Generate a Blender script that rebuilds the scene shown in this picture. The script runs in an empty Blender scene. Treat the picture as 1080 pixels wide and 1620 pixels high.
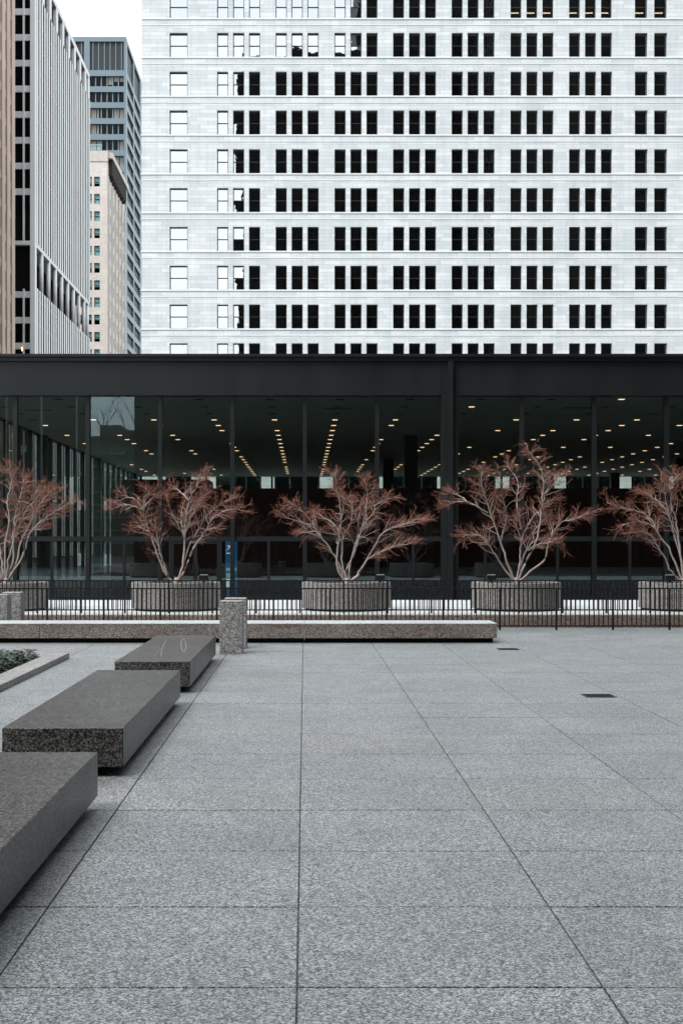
import bpy, math, random
from mathutils import Vector, Matrix

# ------------------------------------------------------------------ camera, sky, sun, exposure
F = 2181.0            # focal length in photograph pixels
EYE = 2.06            # eye height above the plaza
VX, VY = 482.0, 860.0 # vanishing point of the plaza's depth lines in the photograph

sc = bpy.context.scene
col = sc.collection
cam_data = bpy.data.cameras.new('camera')
cam_data.sensor_fit = 'VERTICAL'
cam_data.sensor_height = 36.0
cam_data.sensor_width = 24.0
cam_data.lens = 36.0 * F / 1620.0
cam_data.shift_x = (540 - VX) / 1620.0
cam_data.shift_y = (VY - 810) / 1620.0
cam_data.clip_start = 0.1
cam_data.clip_end = 5000
cam = bpy.data.objects.new('camera', cam_data)
cam.location = (0, 0, EYE)
cam.rotation_euler = (math.radians(90), 0, 0)
col.objects.link(cam)
sc.camera = cam

SUN_DIR = Vector((-0.46, -0.56, 1.25)).normalized()
sun_el = math.asin(SUN_DIR.z)
sun_az = math.atan2(SUN_DIR.x, SUN_DIR.y)

world = bpy.data.worlds.new('World')
sc.world = world
world.use_nodes = True
wt = world.node_tree
wt.nodes.clear()
w_out = wt.nodes.new('ShaderNodeOutputWorld')
w_bg = wt.nodes.new('ShaderNodeBackground')
w_sky = wt.nodes.new('ShaderNodeTexSky')
w_sky.sky_type = 'NISHITA'
w_sky.sun_disc = False
w_sky.sun_elevation = sun_el
w_sky.sun_rotation = sun_az
w_sky.air_density = 1.0
w_sky.dust_density = 2.0
w_tc = wt.nodes.new('ShaderNodeTexCoord')
w_map = wt.nodes.new('ShaderNodeMapping')
w_map.inputs['Scale'].default_value = (1.0, 1.0, 2.6)
w_noise = wt.nodes.new('ShaderNodeTexNoise')
w_noise.inputs['Scale'].default_value = 2.2
w_noise.inputs['Detail'].default_value = 6
w_noise.inputs['Roughness'].default_value = 0.55
w_ramp = wt.nodes.new('ShaderNodeMapRange')
w_ramp.inputs['From Min'].default_value = 0.30
w_ramp.inputs['From Max'].default_value = 0.62
w_ramp.inputs['To Min'].default_value = 0.62
w_ramp.inputs['To Max'].default_value = 1.0
w_mix = wt.nodes.new('ShaderNodeMix')
w_mix.data_type = 'RGBA'
w_mix.inputs['B'].default_value = (11.6, 12.3, 12.6, 1)
wt.links.new(w_tc.outputs['Generated'], w_map.inputs['Vector'])
wt.links.new(w_map.outputs['Vector'], w_noise.inputs['Vector'])
wt.links.new(w_noise.outputs['Fac'], w_ramp.inputs['Value'])
wt.links.new(w_ramp.outputs['Result'], w_mix.inputs['Factor'])
wt.links.new(w_sky.outputs['Color'], w_mix.inputs['A'])
wt.links.new(w_mix.outputs['Result'], w_bg.inputs['Color'])
wt.links.new(w_bg.outputs['Background'], w_out.inputs['Surface'])
w_bg.inputs['Strength'].default_value = 0.10

sun_data = bpy.data.lights.new('sun', 'SUN')
sun_data.energy = 2.0
sun_data.angle = math.radians(24)
sun_data.color = (1.0, 0.96, 0.91)
sun = bpy.data.objects.new('sun', sun_data)
sun.rotation_euler = SUN_DIR.to_track_quat('Z', 'Y').to_euler()
sun.location = (-30, -10, 60)
col.objects.link(sun)

sc.view_settings.view_transform = 'Standard'
sc.view_settings.look = 'None'
sc.view_settings.exposure = 0.85
sc.view_settings.gamma = 1.0
sc.cycles.use_denoising = True
sc.cycles.max_bounces = 8
sc.cycles.transparent_max_bounces = 16
sc.cycles.sample_clamp_indirect = 8.0

# ------------------------------------------------------------------ helpers
RND = random.Random(7)

def PX(x, d):
    return (x - VX) / F * d
def PZ(y, d):
    return EYE - (y - VY) / F * d

class MB:
    """collects boxes, tubes and loose faces; build() links them as one mesh object"""
    def __init__(self):
        self.v = []; self.f = []
    def box(self, x0, x1, y0, y1, z0, z1):
        b = len(self.v)
        self.v += [(x0,y0,z0),(x1,y0,z0),(x1,y1,z0),(x0,y1,z0),(x0,y0,z1),(x1,y0,z1),(x1,y1,z1),(x0,y1,z1)]
        self.f += [(b,b+3,b+2,b+1),(b+4,b+5,b+6,b+7),(b,b+1,b+5,b+4),(b+1,b+2,b+6,b+5),(b+2,b+3,b+7,b+6),(b+3,b,b+4,b+7)]
        return self
    def slab(self, x0, x1, y0, y1, z0, z1, c):
        """box whose top edges are chamfered by c"""
        b = len(self.v)
        self.v += [(x0,y0,z0),(x1,y0,z0),(x1,y1,z0),(x0,y1,z0),
                   (x0,y0,z1-c),(x1,y0,z1-c),(x1,y1,z1-c),(x0,y1,z1-c),
                   (x0+c,y0+c,z1),(x1-c,y0+c,z1),(x1-c,y1-c,z1),(x0+c,y1-c,z1)]
        self.f += [(b,b+3,b+2,b+1)]
        for k in (0, 4):
            for i in range(4):
                j = (i+1) % 4
                self.f.append((b+k+i, b+k+j, b+k+4+j, b+k+4+i))
        self.f.append((b+8,b+9,b+10,b+11))
        return self
    def bevel_box(self, x0, x1, y0, y1, z0, z1, c):
        """box with all edges chamfered"""
        b = len(self.v)
        idx = {}
        for xi in (0,1):
            for yi in (0,1):
                for zi in (0,1):
                    X = (x0,x1)[xi]; Y = (y0,y1)[yi]; Z = (z0,z1)[zi]
                    sx = c if xi == 0 else -c; sy = c if yi == 0 else -c; sz = c if zi == 0 else -c
                    for a, p in (('x',(X,Y+sy,Z+sz)),('y',(X+sx,Y,Z+sz)),('z',(X+sx,Y+sy,Z))):
                        idx[(xi,yi,zi,a)] = len(self.v); self.v.append(p)
        g = lambda x,y,z,a: idx[(x,y,z,a)]
        q = self.f
        q.append((g(0,0,0,'x'),g(0,0,1,'x'),g(0,1,1,'x'),g(0,1,0,'x')))
        q.append((g(1,0,0,'x'),g(1,1,0,'x'),g(1,1,1,'x'),g(1,0,1,'x')))
        q.append((g(0,0,0,'y'),g(1,0,0,'y'),g(1,0,1,'y'),g(0,0,1,'y')))
        q.append((g(0,1,0,'y'),g(0,1,1,'y'),g(1,1,1,'y'),g(1,1,0,'y')))
        q.append((g(0,0,0,'z'),g(0,1,0,'z'),g(1,1,0,'z'),g(1,0,0,'z')))
        q.append((g(0,0,1,'z'),g(1,0,1,'z'),g(1,1,1,'z'),g(0,1,1,'z')))
        for y in (0,1):
            for z in (0,1):
                q.append((g(0,y,z,'y'),g(1,y,z,'y'),g(1,y,z,'z'),g(0,y,z,'z')))
        for x in (0,1):
            for z in (0,1):
                q.append((g(x,0,z,'x'),g(x,1,z,'x'),g(x,1,z,'z'),g(x,0,z,'z')))
        for x in (0,1):
            for y in (0,1):
                q.append((g(x,y,0,'x'),g(x,y,1,'x'),g(x,y,1,'y'),g(x,y,0,'y')))
        for x in (0,1):
            for y in (0,1):
                for z in (0,1):
                    q.append((g(x,y,z,'x'),g(x,y,z,'y'),g(x,y,z,'z')))
        return self
    def tube(self, pts, rad, n):
        pts = [Vector(p) for p in pts]
        m = len(pts)
        rings = []
        for i, p in enumerate(pts):
            t = (pts[min(i+1, m-1)] - pts[max(i-1, 0)])
            if t.length < 1e-9: t = Vector((0,0,1))
            t.normalize()
            a = Vector((0,0,1)) if abs(t.z) < 0.9 else Vector((1,0,0))
            u = t.cross(a).normalized(); w = t.cross(u)
            b = len(self.v); rings.append(b)
            r = rad[i]
            for k in range(n):
                c = 2*math.pi*k/n
                self.v.append(tuple(p + (u*math.cos(c) + w*math.sin(c))*r))
        for i in range(m-1):
            a, b = rings[i], rings[i+1]
            for k in range(n):
                self.f.append((a+k, a+(k+1)%n, b+(k+1)%n, b+k))
        self.f.append(tuple(rings[-1]+k for k in range(n)))
        self.f.append(tuple(rings[0]+n-1-k for k in range(n)))
        return self
    def lathe(self, cx, cy, prof, n):
        """closed ring profile list of (r, z) spun about a vertical axis"""
        b = len(self.v); m = len(prof)
        for k in range(n):
            a = 2*math.pi*k/n
            for r, z in prof:
                self.v.append((cx + r*math.cos(a), cy + r*math.sin(a), z))
        for k in range(n):
            k2 = (k+1) % n
            for i in range(m-1):
                self.f.append((b+k*m+i, b+k2*m+i, b+k2*m+i+1, b+k*m+i+1))
        return self
    def mesh(self, name, mat, smooth=False):
        me = bpy.data.meshes.new(name)
        me.from_pydata(self.v, [], self.f)
        if mat: me.materials.append(mat)
        if smooth:
            for p in me.polygons: p.use_smooth = True
        me.update()
        return me
    def build(self, name, mat, parent=None, smooth=False):
        return put(name, self.mesh(name, mat, smooth), parent)

def world_loc(o):
    p = Vector(o.location)
    while o.parent:
        o = o.parent; p = p + Vector(o.location)
    return p

def put(name, me, parent=None, loc=(0,0,0), rot=None):
    """link a mesh as an object standing at a world position"""
    o = bpy.data.objects.new(name, me)
    col.objects.link(o)
    L = Vector(loc)
    if parent:
        o.parent = parent
        L = L - world_loc(parent)
    o.location = L
    if rot: o.rotation_euler = rot
    return o

def tag(o, label=None, cat=None, group=None, kind=None):
    if label: o['label'] = label
    if cat: o['category'] = cat
    if group: o['group'] = group
    if kind: o['kind'] = kind
    return o

def thing(name, label, cat, loc, group=None):
    o = bpy.data.objects.new(name, None)
    o.empty_display_size = 0.3
    col.objects.link(o)
    o.location = loc
    return tag(o, label, cat, group)

def grid_wall(mb, axis, c0, c1, u0, u1, v0, v1, ou, ov):
    """a wall with real openings: axis 'x' runs along x (thickness c0..c1 in y), axis 'y' along y"""
    def bx(a0, a1, b0, b1):
        if a1 - a0 < 1e-4 or b1 - b0 < 1e-4: return
        if axis == 'x': mb.box(a0, a1, c0, c1, b0, b1)
        else: mb.box(c0, c1, a0, a1, b0, b1)
    z = v0
    for a, b in sorted(ov):
        bx(u0, u1, z, a)
        x = u0
        for p, q in sorted(ou):
            bx(x, p, a, b); x = q
        bx(x, u1, a, b)
        z = b
    bx(u0, u1, z, v1)

# ------------------------------------------------------------------ materials
def new_mat(name):
    m = bpy.data.materials.new(name)
    m.use_nodes = True
    nt = m.node_tree
    b = nt.nodes['Principled BSDF']
    return m, nt, b

def N(nt, t, **kw):
    n = nt.nodes.new(t)
    for k, v in kw.items(): setattr(n, k, v)
    return n

def ramp(nt, stops, interp='LINEAR'):
    r = N(nt, 'ShaderNodeValToRGB')
    r.color_ramp.interpolation = interp
    el = r.color_ramp.elements
    while len(el) < len(stops): el.new(0.5)
    for e, (p, c) in zip(el, stops):
        e.position = p; e.color = (*c, 1)
    return r

def mixc(nt, mode, fac, a, b):
    m = N(nt, 'ShaderNodeMix', data_type='RGBA', blend_type=mode)
    for key, val in (('Factor', fac), ('A', a), ('B', b)):
        if hasattr(val, 'links'): nt.links.new(val, m.inputs[key])
        elif isinstance(val, (int, float)): m.inputs[key].default_value = val
        else: m.inputs[key].default_value = (*val, 1)
    return m.outputs['Result']

def pos(nt):
    return N(nt, 'ShaderNodeNewGeometry').outputs['Position']

def noise(nt, vec, scale, detail=3, rough=0.5):
    n = N(nt, 'ShaderNodeTexNoise')
    n.inputs['Scale'].default_value = scale
    n.inputs['Detail'].default_value = detail
    n.inputs['Roughness'].default_value = rough
    if vec is not None: nt.links.new(vec, n.inputs['Vector'])
    return n

def granite(name, dark, mid, light, cell=80, rough=0.5, spec=0.5, blotch=0.18, tint_random=0.0, bump=0.0,
            stain=None, scuff=None, rough_var=0.0):
    m, nt, b = new_mat(name)
    P = pos(nt)
    vo = N(nt, 'ShaderNodeTexVoronoi')
    vo.inputs['Scale'].default_value = cell
    # crystals distorted by fine noise so they are not round
    dn = noise(nt, P, cell*0.7, 2)
    dv = N(nt, 'ShaderNodeVectorMath', operation='SCALE'); dv.inputs['Scale'].default_value = 1.1/cell
    nt.links.new(dn.outputs['Color'], dv.inputs[0])
    ad = N(nt, 'ShaderNodeVectorMath', operation='ADD')
    nt.links.new(P, ad.inputs[0]); nt.links.new(dv.outputs[0], ad.inputs[1])
    nt.links.new(ad.outputs[0], vo.inputs['Vector'])
    sep = N(nt, 'ShaderNodeSeparateColor')
    nt.links.new(vo.outputs['Color'], sep.inputs[0])
    r = ramp(nt, [(0.0, dark), (0.24, dark), (0.38, mid), (0.62, mid), (0.82, light), (1.0, light)])
    nt.links.new(sep.outputs[0], r.inputs['Fac'])
    fine = noise(nt, P, cell*2.2, 2)
    fr = ramp(nt, [(0.3, (0.55,0.55,0.55)), (0.7, (1.35,1.35,1.35))])
    nt.links.new(fine.outputs['Fac'], fr.inputs['Fac'])
    c = mixc(nt, 'MULTIPLY', 0.7, r.outputs['Color'], fr.outputs['Color'])
    bl = noise(nt, P, 0.9, 5, 0.6)
    br = ramp(nt, [(0.3, (1-blotch,)*3), (0.7, (1+blotch,)*3)])
    nt.links.new(bl.outputs['Fac'], br.inputs['Fac'])
    c = mixc(nt, 'MULTIPLY', 1.0, c, br.outputs['Color'])
    if tint_random > 0:
        oi = N(nt, 'ShaderNodeObjectInfo')
        tr = ramp(nt, [(0.0, (1-tint_random, 1-tint_random*1.05, 1-tint_random*1.1)),
                       (0.45, (0.99, 0.99, 0.99)), (0.85, (1+tint_random*0.6,)*3),
                       (0.93, (1.03, 0.99, 0.96)), (1.0, (1.0, 0.965, 0.93))])
        nt.links.new(oi.outputs['Random'], tr.inputs['Fac'])
        c = mixc(nt, 'MULTIPLY', 1.0, c, tr.outputs['Color'])
    if stain:
        mp = N(nt, 'ShaderNodeMapping'); mp.inputs['Scale'].default_value = (0.55, 1, 5.0)
        nt.links.new(P, mp.inputs['Vector'])
        sn = noise(nt, mp.outputs[0], 1.3, 6, 0.65)
        sr = ramp(nt, [(0.54, (0,0,0)), (0.72, (1,1,1))])
        nt.links.new(sn.outputs['Fac'], sr.inputs['Fac'])
        c = mixc(nt, 'MIX', sr.outputs['Color'], c, mixc(nt, 'MULTIPLY', 1.0, c, stain))
    if scuff:
        mp = N(nt, 'ShaderNodeMapping'); mp.inputs['Scale'].default_value = (5.0, 0.45, 1)
        nt.links.new(P, mp.inputs['Vector'])
        sn = noise(nt, mp.outputs[0], 1.2, 8, 0.7)
        sr = ramp(nt, [(0.64, (0,0,0)), (0.80, (0.5,)*3)])
        nt.links.new(sn.outputs['Fac'], sr.inputs['Fac'])
        c = mixc(nt, 'MIX', sr.outputs['Color'], c, scuff)
    nt.links.new(c, b.inputs['Base Color'])
    b.inputs['Roughness'].default_value = rough
    b.inputs['Specular IOR Level'].default_value = spec
    if rough_var > 0:
        rn = noise(nt, P, 2.2, 5, 0.6)
        mr = N(nt, 'ShaderNodeMapRange')
        mr.inputs['To Min'].default_value = rough - rough_var
        mr.inputs['To Max'].default_value = rough + rough_var
        nt.links.new(rn.outputs['Fac'], mr.inputs['Value'])
        nt.links.new(mr.outputs['Result'], b.inputs['Roughness'])
    if bump > 0:
        bp = N(nt, 'ShaderNodeBump'); bp.inputs['Distance'].default_value = bump
        bp.inputs['Strength'].default_value = 1.0
        nt.links.new(fine.outputs['Fac'], bp.inputs['Height'])
        nt.links.new(bp.outputs['Normal'], b.inputs['Normal'])
    return m

def plain(name, colr, rough=0.5, spec=0.5, var=0.12, scale=1.5, metal=0.0, stretch=(1,1,1)):
    m, nt, b = new_mat(name)
    P = pos(nt)
    mp = N(nt, 'ShaderNodeMapping'); mp.inputs['Scale'].default_value = stretch
    nt.links.new(P, mp.inputs['Vector'])
    n = noise(nt, mp.outputs[0], scale, 6, 0.6)
    r = ramp(nt, [(0.25, tuple(x*(1-var) for x in colr)), (0.75, tuple(x*(1+var) for x in colr))])
    nt.links.new(n.outputs['Fac'], r.inputs['Fac'])
    nt.links.new(r.outputs['Color'], b.inputs['Base Color'])
    mr = N(nt, 'ShaderNodeMapRange')
    mr.inputs['To Min'].default_value = max(0.02, rough-0.08); mr.inputs['To Max'].default_value = min(1, rough+0.08)
    nt.links.new(n.outputs['Fac'], mr.inputs['Value'])
    nt.links.new(mr.outputs['Result'], b.inputs['Roughness'])
    b.inputs['Specular IOR Level'].default_value = spec
    b.inputs['Metallic'].default_value = metal
    return m

def ashlar(name, c1, c2, mortar, bw, bh, msize, along='x', rough=0.7):
    """coursed stone: courses too fine to build one by one at this distance"""
    m, nt, b = new_mat(name)
    s = N(nt, 'ShaderNodeSeparateXYZ'); nt.links.new(pos(nt), s.inputs[0])
    cb = N(nt, 'ShaderNodeCombineXYZ')
    sm = N(nt, 'ShaderNodeMath', operation='ADD')
    nt.links.new(s.outputs['X'], sm.inputs[0]); nt.links.new(s.outputs['Y'], sm.inputs[1])
    nt.links.new(sm.outputs[0], cb.inputs['X'])
    nt.links.new(s.outputs['Z'], cb.inputs['Y'])
    bk = N(nt, 'ShaderNodeTexBrick')
    bk.offset = 0.43; bk.squash = 1.35; bk.squash_frequency = 3
    bk.inputs['Scale'].default_value = 1.0
    bk.inputs['Brick Width'].default_value = bw
    bk.inputs['Row Height'].default_value = bh
    bk.inputs['Mortar Size'].default_value = msize
    bk.inputs['Mortar Smooth'].default_value = 0.2
    bk.inputs['Bias'].default_value = -0.25
    bk.inputs['Color1'].default_value = (*c1, 1)
    bk.inputs['Color2'].default_value = (*c2, 1)
    bk.inputs['Mortar'].default_value = (*mortar, 1)
    nt.links.new(cb.outputs[0], bk.inputs['Vector'])
    n = noise(nt, pos(nt), 0.35, 6, 0.65)
    r = ramp(nt, [(0.3, (0.90,0.91,0.92)), (0.7, (1.06,1.05,1.05))])
    nt.links.new(n.outputs['Fac'], r.inputs['Fac'])
    c = mixc(nt, 'MULTIPLY', 1.0, bk.outputs['Color'], r.outputs['Color'])
    mp = N(nt, 'ShaderNodeMapping'); mp.inputs['Scale'].default_value = (2.5, 2.5, 0.12)
    nt.links.new(pos(nt), mp.inputs['Vector'])
    n2 = noise(nt, mp.outputs[0], 1.0, 4, 0.6)
    r2 = ramp(nt, [(0.35, (0.93,0.94,0.95)), (0.6, (1.02,1.02,1.02))])
    nt.links.new(n2.outputs['Fac'], r2.inputs['Fac'])
    c = mixc(nt, 'MULTIPLY', 1.0, c, r2.outputs['Color'])
    nt.links.new(c, b.inputs['Base Color'])
    b.inputs['Roughness'].default_value = rough
    b.inputs['Specular IOR Level'].default_value = 0.3
    return m

def glass(name, tint, refl, wobble=0.0015, scale=1.1, gl_color=(0.95, 0.98, 1.0), fresnel=False):
    m, nt, b = new_mat(name)
    nt.nodes.remove(b)
    out = nt.nodes['Material Output']
    tr = N(nt, 'ShaderNodeBsdfTransparent'); tr.inputs['Color'].default_value = (*tint, 1)
    gl = N(nt, 'ShaderNodeBsdfGlossy'); gl.inputs['Roughness'].default_value = 0.01
    gl.inputs['Color'].default_value = (*gl_color, 1)
    mx = N(nt, 'ShaderNodeMixShader')
    if fresnel:
        fr = N(nt, 'ShaderNodeFresnel'); fr.inputs['IOR'].default_value = refl
        nt.links.new(fr.outputs[0], mx.inputs['Fac'])
    else:
        mx.inputs['Fac'].default_value = refl
    n = noise(nt, pos(nt), scale, 2, 0.45)
    bp = N(nt, 'ShaderNodeBump'); bp.inputs['Distance'].default_value = wobble; bp.inputs['Strength'].default_value = 1.0
    nt.links.new(n.outputs['Fac'], bp.inputs['Height'])
    nt.links.new(bp.outputs['Normal'], gl.inputs['Normal'])
    nt.links.new(tr.outputs[0], mx.inputs[1]); nt.links.new(gl.outputs[0], mx.inputs[2])
    nt.links.new(mx.outputs[0], out.inputs['Surface'])
    return m

def emit(name, colr, s):
    m, nt, b = new_mat(name)
    b.inputs['Base Color'].default_value = (*colr, 1)
    b.inputs['Emission Color'].default_value = (*colr, 1)
    b.inputs['Emission Strength'].default_value = s
    return m

M = {}
M['paver'] = granite('paver_granite', (0.018,0.019,0.021), (0.148,0.161,0.169), (0.365,0.393,0.41), cell=108, rough=0.48, spec=0.55, blotch=0.16, tint_random=0.06, bump=0.0012, rough_var=0.08)
M['bench'] = granite('bench_granite', (0.009,0.0085,0.0083), (0.046,0.044,0.043), (0.135,0.131,0.127), cell=80, rough=0.34, spec=0.2, blotch=0.2, scuff=(0.22,0.235,0.24), rough_var=0.06)
M['wall_granite'] = granite('long_bench_granite', (0.035,0.029,0.025), (0.180,0.155,0.138), (0.330,0.295,0.27), cell=80, rough=0.5, blotch=0.2, stain=(0.85,0.60,0.45))
M['kerb'] = granite('kerb_granite', (0.045,0.032,0.026), (0.175,0.128,0.108), (0.30,0.24,0.21), cell=80, rough=0.6, blotch=0.25, stain=(0.7,0.6,0.55))
M['planter'] = granite('planter_granite', (0.05,0.046,0.044), (0.19,0.175,0.166), (0.31,0.29,0.275), cell=95, rough=0.65, blotch=0.2, stain=(0.75,0.70,0.66))
M['bollard'] = granite('bollard_granite', (0.045,0.045,0.045), (0.225,0.222,0.218), (0.40,0.395,0.385), cell=75, rough=0.5, blotch=0.15)
M['deck'] = granite('deck_granite', (0.36,0.385,0.395), (0.50,0.53,0.54), (0.60,0.63,0.64), cell=50, rough=0.5, blotch=0.12)
M['lit_top'] = granite('lit_top_granite', (0.22,0.235,0.24), (0.40,0.425,0.435), (0.50,0.525,0.535), cell=80, rough=0.5, blotch=0.15)  # paler than the bench stone: bright grazing light painted into the colour
M['soil'] = plain('soil', (0.03,0.022,0.016), 0.95, 0.2, 0.4, 14)
M['asphalt'] = plain('asphalt', (0.05,0.05,0.052), 0.85, 0.3, 0.2, 3)
M['black_gap'] = plain('dark_footing', (0.02,0.02,0.021), 0.8, 0.2, 0.2, 4)
M['steel'] = plain('black_painted_steel', (0.0085,0.0112,0.0123), 0.38, 0.5, 0.12, 0.8, stretch=(1,1,0.4))
M['iron'] = plain('black_fence_iron', (0.006,0.006,0.0065), 0.55, 0.3, 0.2, 5)
M['drain'] = plain('drain_iron', (0.018,0.017,0.017), 0.6, 0.4, 0.3, 12)
M['white_stone'] = ashlar('white_stone', (0.60,0.64,0.655), (0.76,0.79,0.80), (0.36,0.39,0.41), 1.75, 0.408, 0.012)
M['white_sill'] = plain('white_sill_stone', (0.72,0.75,0.765), 0.65, 0.3, 0.07, 0.8, stretch=(0.5,1,1))
M['win_frame'] = plain('dark_window_frame', (0.022,0.020,0.019), 0.5, 0.4, 0.2, 2)
M['win_glass'] = glass('coated_window_glass', (0.45,0.45,0.45), 0.50, 0.0022, 0.75)
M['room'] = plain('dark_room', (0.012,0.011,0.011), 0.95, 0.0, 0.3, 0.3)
M['teal_glass'] = glass('teal_shop_glass', (0.3,0.5,0.48), 0.30, 0.002, 0.5, (0.5,0.95,0.9))
M['pav_glass'] = glass('tinted_pavilion_glass', (0.74,0.79,0.75), 1.85, 0.0001, 0.4, (0.72,0.93,1.0), fresnel=True)
M['side_glass'] = glass('darker_side_glass', (0.36,0.40,0.38), 1.6, 0.0016, 0.5, (0.86,0.97,1.0), fresnel=True)
M['ceiling'] = plain('ceiling_panel', (0.72,0.80,0.74), 0.8, 0.3, 0.08, 0.5)
M['core'] = plain('dark_wood_core', (0.075,0.022,0.014), 0.5, 0.4, 0.4, 1.2, stretch=(3,3,0.3))
M['lobby_floor'] = granite('lobby_floor_granite', (0.02,0.02,0.02), (0.07,0.07,0.07), (0.12,0.12,0.12), cell=40, rough=0.3)
M['lamp'] = emit('downlight_glow', (1.0,0.66,0.40), 1.35)
M['lamp_off'] = plain('downlight_off', (0.02,0.02,0.02), 0.4)
M['bark'] = plain('pale_bark', (0.36,0.305,0.28), 0.75, 0.3, 0.35, 9)
M['twig'] = plain('red_brown_twig', (0.215,0.090,0.064), 0.75, 0.25, 0.35, 5)
M['leaf'] = plain('dark_leaf', (0.022,0.038,0.022), 0.5, 0.4, 0.5, 8)
M['rib_white'] = plain('pale_concrete', (0.74,0.745,0.74), 0.7, 0.3, 0.10, 0.25, stretch=(1,1,0.3))
M['rib_grey'] = plain('grey_concrete', (0.07,0.065,0.06), 0.7, 0.3, 0.1, 0.3)
M['tan'] = plain('tan_stone', (0.46,0.355,0.295), 0.75, 0.3, 0.22, 0.5, stretch=(1,1,0.25))
M['dark_glass'] = glass('dark_tower_glass', (0.75,0.75,0.75), 0.012, 0.002, 0.4)
M['blue_panel'] = plain('blue_grey_panel', (0.150,0.205,0.240), 0.5, 0.4, 0.06, 0.15)
M['louvre'] = plain('dark_louvre', (0.030,0.034,0.036), 0.6, 0.3, 0.15, 0.4)
M['blind'] = plain('cream_blind', (0.50,0.44,0.36), 0.8, 0.2, 0.1, 1)
M['beige'] = ashlar('beige_brick', (0.63,0.575,0.53), (0.70,0.65,0.605), (0.54,0.48,0.44), 0.9, 0.35, 0.01)
M['cornice'] = plain('cornice_terracotta', (0.55,0.50,0.46), 0.7, 0.3, 0.2, 1.2)
M['cornice_dark'] = plain('blackened_bracket', (0.05,0.04,0.035), 0.8, 0.2, 0.4, 2)
M['mint'] = plain('mint_rail', (0.30,0.50,0.48), 0.5, 0.4, 0.1, 2)
M['teal_pane'] = glass('teal_sash_glass', (0.9,0.95,0.95), 0.08, 0.002, 0.5, (0.45,0.78,0.78))
M['teal_blind'] = plain('teal_blind', (0.30,0.52,0.52), 0.8, 0.2, 0.08, 1)
M['fed_dark'] = plain('black_tower_steel', (0.006,0.006,0.007), 0.7, 0.1, 0.2, 0.3)
M['fed_glass'] = plain('bronze_tower_glass', (0.008,0.008,0.008), 0.6, 0.1, 0.3, 0.3)
M['fed_line'] = plain('pale_tower_strip', (0.42,0.42,0.40), 0.6, 0.3, 0.1, 0.3)
M['green_roof'] = plain('green_band', (0.09,0.18,0.15), 0.6, 0.3, 0.2, 0.5)
M['brown_roof'] = plain('brown_band', (0.12,0.07,0.05), 0.8, 0.3, 0.2, 0.5)
M['grey_low'] = plain('grey_low_wall', (0.12,0.125,0.125), 0.8, 0.3, 0.2, 0.3)
M['blue_sign'] = emit('postal_blue_added_glow', (0.03,0.19,0.42), 0.14)  # all three banner colours get an added weak glow against the dark hall
M['sign_white'] = emit('sign_white_added_glow', (0.75,0.80,0.84), 0.30)
M['sign_cyan'] = emit('sign_pale_blue_added_glow', (0.30,0.52,0.64), 0.22)
M['scuff'] = plain('chalk_scuff', (0.115,0.12,0.123), 0.8, 0.2, 0.5, 6)
M['lens'] = plain('floodlight_lens', (0.45,0.46,0.46), 0.2, 0.6, 0.1, 3)
M['orange_lamp'] = emit('orange_lamp_glow', (1.0,0.38,0.08), 5.0)
M['warm_strip'] = emit('warm_tube_glow', (1.0,0.78,0.55), 2.0)

# ------------------------------------------------------------------ setting: ground, plaza, raised deck
gmb = MB(); gmb.v = [(-1800,-1800,-0.25),(1800,-1800,-0.25),(1800,1800,-0.25),(-1800,1800,-0.25)]; gmb.f = [(0,1,2,3)]
tag(gmb.build('ground', M['asphalt']), kind='structure')
plaza = MB().box(-120, 120, -34, 33.78, -0.20, -0.03).build('plaza', M['paver'])
tag(plaza, kind='structure')
PW = 1.42; GX, GY = 0.0095, 0.017
paver_me = MB().slab(-PW/2+GX/2, PW/2-GX/2, -PW/2+GY/2, PW/2-GY/2, -0.028, 0.0, 0.0025).mesh('paver', M['paver'])
X0, Y0 = -0.035, 6.40
for j in range(-3, 20):
    yc = Y0 + (j+0.5)*PW
    yn = max(yc, 3.0)
    for i in range(-14, 15):
        xc = X0 + (i+0.5)*PW
        if xc < -0.225*(yn+1.5)-2.3 or xc > 0.28*(yn+1.5)+2.3: continue
        o = put('paver', paver_me, plaza, (xc, yc, RND.uniform(-0.0012, 0.0008)), (RND.uniform(-0.0007,0.0007), RND.uniform(-0.0007,0.0007), RND.choice((0, math.pi))))
# last strip of plaza up to the kerb is the plaza slab itself raised to paver level
strip = MB().box(-119, 119, Y0+20*PW, 33.77, -0.028, -0.001).build('paver_strip', M['paver'], plaza)

deck = MB().box(-119, 119, 34.12, 42.9, -0.22, 0.305).build('raised_deck', M['deck'])
tag(deck, kind='structure')
kerb = thing('granite_kerb', 'low brown granite kerb wall running behind the iron fence', 'kerb', (0, 33.95, -0.03))
for k in range(-9, 10):
    MB().bevel_box(k*2.84-1.413, k*2.84+1.413, 33.80, 34.115, -0.03, 0.31, 0.008).build('kerb_stone', M['kerb'], kerb)

# floor drains
for dx, dy, s, lab in ((3.97, 18.66, 0.21, 'square dark drain cover set in the pavers at right'),
                       (3.96, 26.9, 0.21, 'small dark drain cover farther off, near the long bench end')):
    t = thing('drain_cover', lab, 'drain', (dx, dy, 0.001), 'drain covers in the plaza')
    MB().box(dx-s, dx+s, dy-s, dy+s, -0.004, 0.004).build('frame', M['drain'], t)
    for q in range(6):
        yy = dy - s + 0.05 + q*(2*s-0.1)/5
        MB().box(dx-s+0.03, dx+s-0.03, yy-0.012, yy+0.012, 0.0042, 0.009).build('grate_bar', M['iron'], t)

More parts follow.
